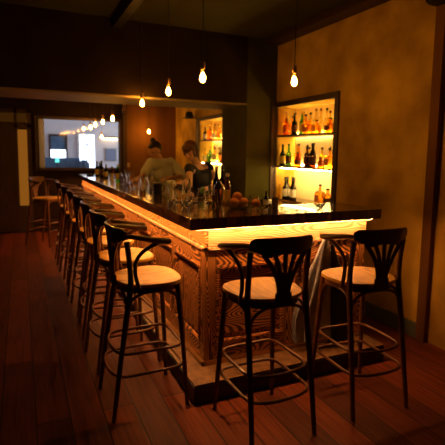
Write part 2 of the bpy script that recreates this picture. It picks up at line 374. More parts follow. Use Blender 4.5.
bt = b.build('countertop', m_top, None, smooth=False)
bv = bt.modifiers.new('b', 'BEVEL'); bv.width = .004; bv.segments = 2
tag(bt, 'thick dark polished wooden slab topping the L-shaped bar', 'countertop')
ZT = 1.1405
hk = thing('coat_hook', 'small brass hook on the bar front holding the grey coat', 'hook', (1.065, YBF - .022, .965))
MB().tube(spline([(0, -.002, 0), (0, -.03, -.005), (0, -.045, .0), (0, -.05, .02)], 12), .004).build('prong', m_brass, hk)
MB().box(-.01, .01, -.003, 0, -.02, .025, .001).build('backplate', m_brass, hk)

# lower work counter and back bar
wc = thing('work_counter', 'low steel worktop behind the bar end', 'counter')
MB().box(.66, 1.46, .52, .90, .86, .90, .004).build('worktop', m_steel, wc, smooth=False)
MB().box(.68, 1.44, .54, .88, 0, .86).build('cabinet_body', m_dkwood, wc, smooth=False)
bb = thing('back_bar', 'low dark glossy cabinet along the wall below the bright bottle niche', 'cabinet')
MB().box(1.72, XW - .005, 1.15, YM - .02, .925, .965, .004).build('worktop', m_top, bb, smooth=False)
MB().box(1.76, XW - .005, 1.2, YM - .02, .0, .925).build('cabinet_body', m_dkwood, bb, smooth=False)
bb2 = thing('back_bar', 'low dark cabinet along the wall below the farther bottle niche', 'cabinet')
MB().box(1.72, XW - .005, YM2 + .02, 5.6, .925, .965, .004).build('worktop', m_top, bb2, smooth=False)
MB().box(1.76, XW - .005, YM2 + .02, 5.55, .0, .925).build('cabinet_body', m_dkwood, bb2, smooth=False)

# niches
def niche(n, shelves, label):
    y0, y1, z0, z1 = n; o = thing('wall_shelf', label, 'shelf')
    f = MB(); t = .065
    f.box(XW - .022, XW + .01, y0 - t, y0, z0, z1 + t); f.box(XW - .022, XW + .01, y1, min(y1 + t, YM - .022) if y1 < 3 else y1 + .16, z0, z1 + t); f.box(XW - .022, XW + .01, y0, y1, z1, z1 + t)
    f.build('frame', m_dkwood, o, smooth=False)
    MB().box(XW + .285, XW + .297, y0 + .002, y1 - .002, z0 + .002, z1 - .002).build('back_panel', m_npanel, o, smooth=False)
    MB().box(XW, XW + .284, y0 + .001, y1 - .001, z0 + .001, z0 + .012).build('base_board', m_top, o, smooth=False)
    bd = {}
    bd[z0 + .012] = o.children[-1]
    for z in shelves:
        s = bd[z] = MB().box(XW + .005, XW + .262, y0 + .001, y1 - .001, z - .022, z).build('shelf_board', m_dkwood, o, smooth=False)
    for z in shelves:
        top = [q for q in list(shelves) + [z1] if q > z + .05][0] - .022
        MB().box(XW + .268, XW + .282, y0 + .02, y1 - .02, z + .004, z + .014).build('light_tape', m_nled, bd[z], smooth=False)
    MB().box(XW + .045, XW + .06, y0 + .02, y1 - .02, shelves[0] - .032, shelves[0] - .0225).build('light_tape', m_nled, bd[shelves[0]], smooth=False)
    return o
SH = (1.405, 1.80)
niche(N1, SH, 'dark framed lit wall niche with two shelves of bottles beside the pier')
niche(N2, SH, 'dark framed lit wall niche of bottles seen beyond the pier, behind the bartender')

# ------------------------------------------------------------------ bottles
def profile(kind, h):
    P = {'round': [(.92, 0), (1, .03), (1, .55), (.86, .63), (.36, .74), (.32, .97), (.34, 1)],
         'square': [(.95, 0), (1, .02), (1, .60), (.85, .67), (.34, .72), (.31, .97), (.34, 1)],
         'wine': [(.92, 0), (1, .02), (1, .54), (.85, .62), (.42, .74), (.36, .97), (.38, 1)],
         'squat': [(.9, 0), (1, .06), (1, .52), (.8, .66), (.4, .76), (.36, .97), (.38, 1)],
         'slim': [(.95, 0), (1, .02), (.98, .48), (.7, .66), (.42, .8), (.38, .98), (.4, 1)]}[kind]
    return P
def bottle(x, y, z, h, r, kind, glass, cap, lab, label, group, capf=.10, rz=0):
    o = MB(); n = 4 if kind == 'square' else 14
    pr = [(a * r, b * h * (1 - capf * .6)) for a, b in profile(kind, h)]
    if kind == 'square':
        pr2 = []
        rings = []
        for q, (a, zz) in enumerate(pr):
            w_ = a * (1.15 if a > r * .6 else 1.0)
            rr = []
            for j in range(16):
                t = 2 * PI * j / 16 + PI / 16; ct, st = math.cos(t), math.sin(t)
                k = (abs(ct) ** 6 + abs(st) ** 6) ** (-1 / 6) if a > r * .6 else 1
                rr.append(o.b.verts.new((w_ * .95 * ct * k, w_ * .95 * st * k, zz)))
            rings.append(rr)
        for A, B in zip(rings, rings[1:]):
            for j in range(16): o.b.faces.new((A[j], A[(j + 1) % 16], B[(j + 1) % 16], B[j]))
        o.b.faces.new(rings[0][::-1]); o.b.faces.new(rings[-1])
    else: o.lathe(pr, n=n)
    ob = o.build('bottle', glass); ob.location = (x, y, z); ob.rotation_euler = (0, 0, rz)
    tag(ob, label, 'bottle', group)
    ct = h * (1 - capf); rn = pr[-1][0] * 1.22
    MB().lathe([(rn * .98, ct), (rn, ct + .003), (rn, h - .003), (rn * .9, h)], n=12).build('cap', cap, ob)
    if lab:
        k = 1.10 if kind == 'square' else 1.0
        e = MB()
        if kind == 'square':
            w_ = r * 1.15 * .95
            e.box(-w_ - .0025, -w_ - .0008, -w_ * .8, w_ * .8, h * .14, h * .46)
        else:
            ns = 10; q0, q1 = h * .12, h * .46; A = []; B = []
            for j in range(ns + 1):
                t = PI * .55 + PI * 1.1 * j / ns
                A.append(e.b.verts.new((r * 1.02 * math.cos(t), r * 1.02 * math.sin(t), q0))); B.append(e.b.verts.new((r * 1.02 * math.cos(t), r * 1.02 * math.sin(t), q1)))
            for j in range(ns): e.b.faces.new((A[j], A[j + 1], B[j + 1], B[j]))
        e.build('label', lab, ob)
    return ob
G1 = 'bottles on the top shelf of the near niche'
zt = SH[1] + .0006
D = [
 (2.325, .25, .034, 'round', m_amber, m_cap, None, .17, 'amber black-capped bottle behind the two leftmost on top niche shelf'),
 (1.93, .265, .032, 'slim', m_yellow, m_cap, None, .17, 'slim yellow bottle behind the bright green one on top niche shelf'),
 # y, h, r, kind, glass, cap, label, dx, text
 (2.36, .30, .036, 'round', m_orange, m_capr, m_label_p, .10, 'tall rose orange bottle, leftmost on the top shelf of the near niche'),
 (2.29, .24, .034, 'square', m_amber, m_capg, m_label_p, .06, 'square amber bottle with pink label, second from left on top niche shelf'),
 (2.21, .28, .033, 'round', m_yellow, m_cap, None, .14, 'yellow black-capped bottle left of the dark green one on top niche shelf'),
 (2.125, .26, .036, 'wine', m_dkgreen, m_cap, m_label_d, .07, 'dark green bottle with dark label on the top shelf of the near niche'),
 (2.05, .285, .036, 'round', m_yellow, m_cap, m_label_y, .15, 'yellow bottle standing between the two green ones on top niche shelf'),
 (1.975, .27, .036, 'wine', m_green, m_capg, m_label_y, .08, 'bright green bottle on the top shelf of the near niche'),
 (1.885, .235, .040, 'squat', m_orange, m_cap, m_label_p, .07, 'squat orange bottle right of the bright green bottle on top niche shelf'),
 (1.795, .30, .034, 'round', m_pale, m_capr, None, .15, 'tall pale bottle with cork, back row of the top niche shelf'),
 (1.80, .17, .042, 'square', m_orange, m_capg, m_label_p, .06, 'low square orange bottle in front of the tall pale corked one'),
 (1.71, .295, .033, 'slim', m_pale, m_capr, None, .16, 'slim pale bottle with brown cap, back row of the top niche shelf'),
 (1.655, .155, .042, 'square', m_orange, m_cap, m_label_p, .06, 'low square orange bottle with black cap on the top niche shelf'),
 (1.60, .29, .035, 'round', m_pale, m_cap, None, .16, 'pale tall bottle with thick black cap at the back of top niche shelf'),
 (1.515, .25, .036, 'round', m_yellow, m_capr, None, .14, 'yellow bottle with brown cork near the right of the top niche shelf'),
 (1.42, .26, .038, 'square', m_pale, m_cap, m_label, .165, 'pale square bottle at the right back corner of the top niche shelf'),
 (1.40, .16, .046, 'square', m_amber, m_cap, m_label_d, .058, 'stout amber bottle with dark label, rightmost on the top niche shelf')]
for y, h, r, k, g, cp, lb, dx, tx in D: bottle(XW + dx, y, zt, h, r, k, g, cp, lb, tx, G1)
G2 = 'bottles on the middle shelf of the near niche'
zm = SH[0] + .0006
D = [
 (2.36, .28, .038, 'wine', m_dkgreen, m_cap, m_label_y, .06, 'dark bottle with yellow label, leftmost on the middle niche shelf'),
 (2.25, .285, .037, 'wine', m_green, m_cap, m_label_d, .08, 'green bottle with dark label on the middle niche shelf'),
 (2.18, .275, .035, 'round', m_yellow, m_capg, None, .16, 'yellow bottle in the back row of the middle niche shelf'),
 (2.10, .285, .034, 'round', m_orange, m_cap, m_label_p, .13, 'orange bottle with pink label, back row of the middle niche shelf'),
 (2.03, .175, .042, 'squat', m_red, m_cap, m_label_d, .07, 'squat red bottle with dark label on the middle niche shelf'),
 (1.995, .25, .034, 'slim', m_amber, m_cap, None, .18, 'amber bottle behind the squat red one on the middle niche shelf'),
 (1.915, .24, .036, 'round', m_pale, m_cap, None, .16, 'pale bottle behind the slim dark one on the middle niche shelf'),
 (1.83, .265, .030, 'square', m_dkbrown, m_cap, m_label_d, .07, 'slim dark brown bottle in the middle of the middle niche shelf'),
 (1.735, .285, .044, 'slim', m_dkbrown, m_cap, m_label_d, .08, 'large dark brown tapering bottle on the middle niche shelf'),
 (1.64, .235, .036, 'round', m_yellow, m_cap, m_label, .14, 'yellow bottle with pale label right of the large dark brown bottle'),
 (1.55, .12, .042, 'squat', m_red, m_capr, m_label_p, .06, 'very low red bottle on the middle niche shelf'),
 (1.52, .245, .036, 'round', m_pale, m_capr, None, .17, 'pale corked bottle in the back row, right side of middle niche shelf'),
 (1.42, .225, .045, 'square', m_orange, m_cap, m_label_p, .08, 'square orange bottle with pink label, rightmost on the middle niche shelf')]
for y, h, r, k, g, cp, lb, dx, tx in D: bottle(XW + dx, y, zm, h, r, k, g, cp, lb, tx, G2)
zb = .9826
G3 = 'wine bottles at the foot of the near niche'
for i, (y, dx, tx) in enumerate([(2.335, .13, 'leftmost of the four dark wine bottles with white labels in the niche'), (2.27, .055, 'second from left of the four dark wine bottles in the niche'),
                             (2.20, .12, 'third from left of the four dark wine bottles in the niche'), (2.10, .07, 'rightmost of the four dark wine bottles with white labels in the niche')]):
    bottle(XW + dx, y, zb, .285, .039, 'wine', m_blackglass, m_cap, m_label, tx, G3, capf=.2)
bottle(XW + .04, 2.39, zb, .20, .020, 'slim', m_yellow, m_capg, None, 'small slim yellow bottle at the left end of the niche foot', G3)
bottle(XW + .08, 1.57, zb, .235, .045, 'square', m_amber, m_cap, m_label_p, 'square amber bottle, left of two at the right of the niche foot', 'whisky bottles at the foot of the near niche')
bottle(XW + .08, 1.43, zb, .195, .046, 'squat', m_orange, m_cap, m_label_d, 'squat orange bottle, right of two at the right of the niche foot', 'whisky bottles at the foot of the near niche')
# far niche
gl = [m_red, m_amber, m_pale, m_dkgreen, m_orange, m_pale, m_dkbrown, m_green, m_pale, m_yellow]
nm = {m_red.name: 'red', m_amber.name: 'amber', m_pale.name: 'pale', m_dkgreen.name: 'dark green', m_orange.name: 'orange', m_dkbrown.name: 'dark brown', m_green.name: 'bright green', m_yellow.name: 'yellow', m_blackglass.name: 'black'}
row1 = [(5.06, m_dkgreen, .24), (4.96, m_red, .22), (4.86, m_orange, .27), (4.76, m_pale, .28), (4.66, m_pale, .22), (4.56, m_yellow, .26), (4.44, m_pale, .25), (4.30, m_amber, .20), (4.19, m_orange, .24)]
row2 = [(5.06, m_yellow, .24), (4.96, m_green, .27), (4.85, m_green, .24), (4.74, m_pale, .26), (4.63, m_pale, .28), (4.51, m_dkbrown, .26), (4.40, m_pale, .25), (4.28, m_yellow, .22), (4.18, m_green, .2)]
words = ['first', 'second', 'third', 'fourth', 'fifth', 'sixth', 'seventh', 'eighth', 'ninth']
for (rw, z, nmr) in ((row1, zt, 'top'), (row2, zm, 'middle')):
    for i, (y, g, h) in enumerate(rw):
        bottle(XW + .07 + .07 * (i % 2), y, z, h, .036, ['round', 'wine', 'square', 'slim'][i % 4], g, [m_cap, m_capr, m_capg][i % 3], [m_label, m_label_p, None, m_label_y][i % 4],
               '%s bottle, %s from the left on the %s shelf of the farther niche' % (nm[g.name], words[i], nmr), 'bottles on the %s shelf of the farther niche' % nmr)

# ------------------------------------------------------------------ bar stools
def make_stool():
    r = thing('bar_stool', '', 'bar stool')
    # seat: rounded trapezoid, slightly dished
    def outline(k, n=40):
        out = []
        for j in range(n):
            t = 2 * PI * j / n; c_, s_ = math.cos(t), math.sin(t)
            q = (abs(c_) ** 2.7 + abs(s_) ** 2.7) ** (-1 / 2.7)
            w_ = .215 + .02 * s_
            out.append((c_ * q * w_ * k, s_ * q * .198 * k + .018))
        return out
    o = MB(); prev = None; rings = []
    for k, z in ((0.93, .770), (.99, .774), (1.0, .784), (.985, .794), (.90, .7955), (.72, .790), (.45, .785), (.2, .783)):
        rings.append([o.b.verts.new((x, y, z)) for x, y in outline(k)])
    for A, B in zip(rings, rings[1:]):
        for j in range(40): o.b.faces.new((A[j], A[(j + 1) % 40], B[(j + 1) % 40], B[j]))
    o.b.faces.new(rings[0][::-1]); o.b.faces.new(rings[-1])
    o.build('seat', m_seat, r, label='worn blond plywood seat')
    o = MB(); A = outline(.90); Bo = outline(.80)
    rg = [[o.b.verts.new((x, y, z)) for x, y in q] for q, z in ((A, .735), (A, .769), (Bo, .769), (Bo, .735))]
    for i in range(4):
        for j in range(40): o.b.faces.new((rg[i][j], rg[i][(j + 1) % 40], rg[(i + 1) % 4][(j + 1) % 40], rg[(i + 1) % 4][j]))
    o.build('seat_frame', m_stool, r)
    FR = [(-1, 1), (1, 1)]
    for s in (-1, 1):
        MB().tube(spline([(s * .205, .215, 0.001), (s * .188, .198, .3), (s * .172, .178, .6), (s * .165, .165, .765)], 12), [.0135] * 3 + [.015] * 3 + [.017] * 3 + [.018] * 4).build('leg', m_stool, r)
        pts = spline([(s * .200, -.238, 0.001), (s * .194, -.200, .3), (s * .188, -.157, .6), (s * .184, -.130, .78), (s * .182, -.135, .93), (s * .184, -.150, 1.05)], 20)
        MB().tube(pts, [.0135 + .0045 * min(1, p.z / .7) - (.002 if p.z > .8 else 0) for p in pts]).build('leg', m_stool, r)
    # crest rail: curved board with a shaped outline
    o = MB(); n = 22; cols = []
    for i in range(n + 1):
        u = -1 + 2 * i / n; x = .192 * u; yy = -.200 + .050 * abs(u) ** 2.2
        top = 1.128 - .008 * abs(u) ** 4 - (.012 if abs(u) > .98 else 0); bot = 1.035 + .028 * max(0, (abs(u) - .62) / .38) ** 1.0 - .012 * math.exp(-((abs(u) - .5) / .18) ** 2)
        th = .011
        nrm = Vector((.05 * 2.2 * abs(u) ** 1.2 * (1 if u > 0 else -1) / .192, -1, 0)).normalized() * th
        lean = -.018
        cols.append([o.b.verts.new((x + sg * nrm.x, yy + sg * nrm.y + lean * (z - bot) / .09, z)) for sg, z in ((1, bot), (1, top - .006), (.5, top), (-.5, top), (-1, top - .006), (-1, bot))])
    for A, B in zip(cols, cols[1:]):
        for j in range(6): o.b.faces.new((A[j], A[(j + 1) % 6], B[(j + 1) % 6], B[j]))
    o.b.faces.new(cols[0][::-1]); o.b.faces.new(cols[-1])
    o.build('crest_rail', m_stool, r)
    for k in range(5):
        a = (k - 2)
        pts = spline([(a * .012, -.186, .79), (a * .018, -.192, .87), (a * .036, -.197, .96), (a * .066, -.198 + .004 * abs(a), 1.045)], 12)
        MB().tube(pts, [.016 - .002 * abs(math.sin(i / 12 * PI)) for i in range(len(pts))], flat=.5, up=(1, 0, 0)).build('back_slat', m_stool, r)
    o = MB(); o.box(-.052, .052, -.200, -.178, .755, .835, .010); o.build('slat_base', m_stool, r)
    for s in (-1, 1):
        pts = spline([(s * .180, -.158, 1.080), (s * .206, -.115, 1.078), (s * .228, -.05, 1.067), (s * .236, .03, 1.052), (s * .230, .088, 1.044)], 20)
        n_ = len(pts); MB().tube(pts, [.020 + .014 * min(1, i / n_ * 1.6) * (1 if i < n_ - 1 else .6) for i in range(n_)], flat=.55, n=10, up=(1, 0, 0)).build('arm', m_stool, r)
        pts = spline([(s * .233, .045, 1.045), (s * .230, -.01, 1.028), (s * .220, -.07, .99), (s * .208, -.103, .935), (s * .206, -.108, .87), (s * .204, -.095, .81), (s * .200, -.075, .76)], 24)
        MB().tube(pts, .0115).build('arm_support', m_stool, r)
    for z, g in ((.385, 0), (.255, .008)):
        q = .192 + g; qb = .205 + g
        pts = []
        for j in range(36):
            t = 2 * PI * j / 36; c_, s_ = math.cos(t), math.sin(t); k = (abs(c_) ** 7 + abs(s_) ** 7) ** (-1 / 7)
            bow = -.035 * (1 - (c_ * k) ** 2) if s_ < 0 else 0
            pts.append((c_ * k * q * .98, s_ * k * (qb if s_ > 0 else qb * (.90 if z > .3 else .98)) * .97 + bow, z))
        MB().tube(pts, .0095, closed=True).build('foot_ring', m_stool, r)
    for c0, c1 in (((-.172, .172), (.172, .172)), ((-.184, -.152), (-.172, .172)), ((.184, -.152), (.172, .172)), ((-.184, -.152), (.184, -.152))):
        a = Vector((*c0, .63)); bq = Vector((*c1, .63)); d = bq - a
        pts = spline([a, a + d * .08 + Vector((0, 0, .07)), a + d * .28 + Vector((0, 0, .105)), a + d * .72 + Vector((0, 0, .105)), a + d * .92 + Vector((0, 0, .07)), bq], 20)
        MB().tube(pts, .0085).build('brace', m_stool, r)
    return r
proto = make_stool()
GS = 'bentwood bar stools along the bar'
spots = [(.280, -.462, .02, 'dark bentwood armchair stool seen from behind, left of the grey coat', GS),
 (.985, -.455, -.06, 'dark bentwood armchair stool rightmost, nearest the ochre wall', GS),
 (-.285, .06, -PI / 2 + .03, 'nearest stool on the long side, whose whole blond seat shows', GS),
 (-.29, .67, -PI / 2 + .08, 'second nearest stool on the long side, seat half hidden by an arm', GS),
 (-.285, 1.28, -PI / 2 - .05, 'third stool along the long side, counted from the bar corner', GS),
 (-.28, 1.88, -PI / 2 + .05, 'fourth stool along the long side, counted from the bar corner', GS),
 (-.285, 2.52, -PI / 2 - .06, 'fifth stool along the long side, counted from the bar corner', GS),
 (-.29, 3.20, -PI / 2 + .04, 'sixth stool along the long side, counted from the bar corner', GS),
 (-.30, 3.95, -PI / 2, 'seventh stool along the long side, counted from the bar corner', GS),
 (-.60, 5.25, -PI / 2 - .7, 'far stool standing apart at the end of the row by the interior window', GS)]
for i, (x, y, rz, lb, g) in enumerate(spots):
    o = proto if i == 0 else copy_tree(proto)
    o.location = (x, y, 0); o.rotation_euler = (0, 0, rz); o['label'] = lb; o['group'] = g

# ------------------------------------------------------------------ pendant bulbs
def make_bulb(lit=True, zc=3.0, zb=2.13):
    r = thing('pendant_bulb', '', 'pendant lamp')
    MB().tube([(0, 0, .095), (0, 0, zc - zb)], .0035, n=6).build('cord', m_cord, r)
    MB().lathe([(.010, .100), (.018, .095), (.020, .060), (.018, .045), (.014, .040)], n=14).build('socket', m_brass, r)
    g = MB().lathe([(.012, .045), (.014, .038), (.020, .015), (.029, -.01), (.031, -.028), (.026, -.045), (.015, -.056), (.0005, -.060)], n=18).build('glass_globe', m_bulbglass, r)
    if lit:
        MB().lathe([(.0005, .024), (.009, .018), (.017, .0), (.0225, -.022), (.017, -.040), (.0005, -.050)], n=10).build('filament', m_fil, g)
    else:
        MB().lathe([(.008, .045), (.010, .0), (.004, -.025), (.0005, -.028)], n=8).build('stem', m_brass, g)
    return r
GB = 'bare filament bulbs over the bar'
P1 = make_bulb(zc=3.0, zb=2.135); P2 = make_bulb(lit=False, zc=2.62, zb=2.12); P3 = make_bulb(zc=2.62, zb=2.06)
P1['label'] = ''
bulbs = [(P1, .965, .34, 2.125, 'glowing bare bulb hanging by the near bottle niche, rightmost of the row'),
 (None, .30, .56, 2.13, 'glowing bulb hanging alone over the near corner of the bar'),
 (None, .30, 1.40, 2.13, 'third glowing bulb from the right, hanging before the lintel'),
 (None, .30, 2.36, 2.115, 'glowing bulb hanging just in front of the light lintel edge'),
 (P2, .30, 3.30, 2.12, 'unlit clear bulb hanging behind the lintel, left of the lit ones'),
 (P3, .30, 4.10, 2.06, 'glowing bulb at the top right corner of the interior window'),
 (None, .30, 4.95, 2.06, 'glowing bulb before the interior window, second from its right edge'),
 (None, .30, 5.75, 2.06, 'glowing bulb before the interior window, third from its right edge'),
 (None, .30, 6.35, 2.04, 'glowing bulb before the interior window, fourth from its right edge')]
for p, x, y, z, lb in bulbs:
    o = p or make_bulb(zc=3.0 if y < YM else 2.62 if y > YM2 else 2.185, zb=z)
    o.location = (x, y, z); tag(o, lb, 'pendant lamp', GB)
o = make_bulb(zc=2.62, zb=1.99); o.location = (1.416, 6.2, 1.99); tag(o, 'small glowing bulb hanging before the brown boarded wall', 'pendant lamp', GB)
# bulbs inside the white room
for x, y, z, lb in ((.42, 8.3, 2.11, 'leftmost glowing bulb seen through the interior window'), (.78, 8.0, 1.92, 'low glowing bulb seen through the right of the interior window')):
    o = make_bulb(zc=3.0, zb=z); o.location = (x, y, z); tag(o, lb, 'pendant lamp', 'glowing bulbs in the white room')
ws = thing('wall_lamp', 'warm glowing row of small lamps on the white wall beyond the window', 'wall lamp', (1.5, 10.9, 1.98))
MB().box(-.22, .22, .03, .1, .0, .03).build('bar', m_brass, ws)
for i in range(5): MB().ell((-.18 + .09 * i, 0, -.03), (.022, .022, .03)).build('bulb', emit('warm lamp %d' % i, (1, .62, .25), 18), ws)

# far room furniture
sf = thing('sofa', 'blue high-backed sofa beyond the interior window', 'sofa', (.05, 10.2, 0))
MB().box(-.5, .62, .30, .5, 0.3, 1.38, .08).build('backrest', m_blue, sf); MB().box(-.5, .62, -.3, .3, .3, .9, .06).build('seat', m_blue, sf)
MB().box(.5, .72, -.3, .5, .3, 1.33, .07).build('armrest', m_blue, sf); MB().box(-.45, .65, -.25, .45, 0, .3, .01).build('base', m_dkwood, sf)
tl = thing('table_lamp', 'tiny lamp with green lit shade in front of the blue sofa', 'lamp', (-.12, 9.2, 0))
MB().lathe([(.16, 0), (.16, .01), (.012, .03), (.012, 1.28)]).build('stand', m_dkwood, tl); MB().lathe([(.05, 1.28), (.045, 1.38), (.01, 1.40)]).build('lamp_shade', m_teal, tl)
pc = thing('picture', 'blue grey framed print on the white wall beyond the window', 'picture', (1.53, 10.98, 1.475))
MB().box(-.15, .15, -.01, 0, -.17, .17).build('print', m_pic, pc, smooth=False); f = MB()
for q in ((-.165, .165, .17, .185), (-.165, .165, -.185, -.17), (-.165, -.15, -.17, .17), (.15, .165, -.17, .17)): f.box(q[0], q[1], -.02, 0.01, q[2], q[3])
f.build('frame', m_steel, pc, smooth=False)
# switch plate
sw = MB().box(1.02, 1.10, YB - .062, YB - .052, 1.25, 1.34, .002).build('switch_plate', m_plate); tag(sw, 'cream switch plate on the brown boarded wall by the dark post', 'switch')
# hat
ht = thing('hat', 'black felt hat hanging at the top left corner of the farther niche', 'hat', (XW - .13, 5.38, 2.22))
MB().lathe([(.02, -.01), (.125, -.012), (.13, -.004), (.085, .004), (.08, .0)], n=24, sx=.9).build('brim', m_felt, ht)
MB().lathe([(.083, 0), (.082, .03), (.078, .08), (.06, .11), (.03, .105), (.0005, .095)], n=24, sx=.88).build('crown', m_felt, ht)
MB().tube([(XW, 5.38, 2.26), (XW - .09, 5.38, 2.27)], .006).build('wall_peg', m_dkwood)
tag(bpy.data.objects['wall_peg'], 'dark peg in the wall that carries the black hat', 'peg')

# ------------------------------------------------------------------ coat on the hook
def coat():
    r = thing('coat', 'slate grey coat hanging from the hook on the bar front between two stools', 'coat', (1.06, .0, 0))
    def drape(x_of, yd, z0, z1, folds, ph, sx=1):
        o = MB(); rows = 26; n = 44; R = []
        for i in range(rows + 1):
            v = i / rows; z = z1 + (z0 - z1) * v; xl, xr = x_of(v); dep = yd * (.25 + .75 * min(1, v * 2.2)); ring = []
            for j in range(n):
                t = 2 * PI * j / n; c_, s_ = math.cos(t), math.sin(t)
                rr = 1 + .16 * min(1, v * 2.5) * math.sin(folds * t + ph + 1.2 * v)
                ring.append(o.b.verts.new(((xl + xr) / 2 + (xr - xl) / 2 * c_ * rr, s_ * dep * rr, z + .012 * math.sin(3 * t) * v)))
            R.append(ring)
        for A, B in zip(R, R[1:]):
            for j in range(n): o.b.faces.new((A[j], A[(j + 1) % n], B[(j + 1) % n], B[j]))
        o.b.faces.new(R[0][::-1]); o.b.faces.new(R[-1]); return o
    drape(lambda v: (-.012 - .235 * min(1, v * 1.3) ** .8, .012 + .10 * min(1, v * 2.0) ** .9), .035, .20, .955, 9, .3).build('coat_body', m_coat, r)
    s_ = drape(lambda v: (-.005 + .02 * v, .02 + .165 * min(1, v * 1.8)), .028, .14, .90, 7, 1.1); s_.xf(Matrix.Translation((.04, -.012, 0))); s_.build('sleeve', m_coat_d, r, label='black side panel of the coat')
    s_ = drape(lambda v: (-.195 - .02 * v, -.15), .012, .28, .66, 4, 0); s_.xf(Matrix.Translation((-.0, -.0, 0))); s_.build('lining', m_lining, r, label='bright red lining edge')
    MB().tube(spline([(-.012, 0, .945), (-.006, .0, .972), (.008, 0, .972), (.012, 0, .945)], 10), .003).build('hanging_loop', m_coat_d, r)
coat()

# ------------------------------------------------------------------ bartenders
def head(mb, hd, M):
    for c_, r_ in (((0, 0, .015), (.073, .092, .098)), ((0, .022, -.055), (.052, .062, .055)), ((0, .062, -.088), (.022, .022, .02)), ((0, -.02, .02), (.077, .088, .085)),
                   ((.036, .066, -.03), (.02, .018, .022)), ((-.036, .066, -.03), (.02, .018, .022)), ((0, .082, .028), (.05, .012, .012))):
        mb.ell(M @ Vector(c_), r_, M.to_3x3())
    mb.cap(M @ Vector((0, .086, .018)), M @ Vector((0, .108, -.022)), .008, .013)
    for s in (-1, 1): mb.ell(M @ Vector((s * .077, -.005, -.008)), (.010, .02, .032), M.to_3x3())
def headM(pos, face):
    f_ = Vector(face).normalized(); s = f_.cross(Vector((0, 0, 1))).normalized(); u = s.cross(f_)
    return Matrix(((s.x, f_.x, u.x, pos[0]), (s.y, f_.y, u.y, pos[1]), (s.z, f_.z, u.z, pos[2]), (0, 0, 0, 1)))
def hand(mb, wrist, d, nrm, curl=.5, sc=1.0):
    """palm, four fingers of unequal length and a thumb leaving the palm's side"""
    d = Vector(d).normalized(); nrm = Vector(nrm); nrm = (nrm - d * nrm.dot(d)).normalized(); s = d.cross(nrm); w_ = Vector(wrist)
    mb.cap(w_, w_ + d * .03, .024, .028)
    for k in range(4): q = s * (k - 1.5) * .019; mb.cap(w_ + d * .02 + q * .7, w_ + d * .082 + q, .015, .0125)
    for k, l in enumerate((.066, .076, .072, .056)):
        p = w_ + d * .085 + s * (k - 1.5) * .0215; a = 0
        for j, fr in enumerate((.45, .32, .23)):
            a += curl * (.5 if j == 0 else .8); q = p + (d * math.cos(a) - nrm * math.sin(a)) * l * fr; mb.cap(p, q, .0092 - j * .0006, .0086 - j * .0006); p = q
    p = w_ + d * .025 - s * .026; q = p + d * .03 - s * .024 - nrm * .008; mb.cap(p, q, .013, .0105); mb.cap(q, q + d * .028 - s * .004 - nrm * .008, .0105, .009)
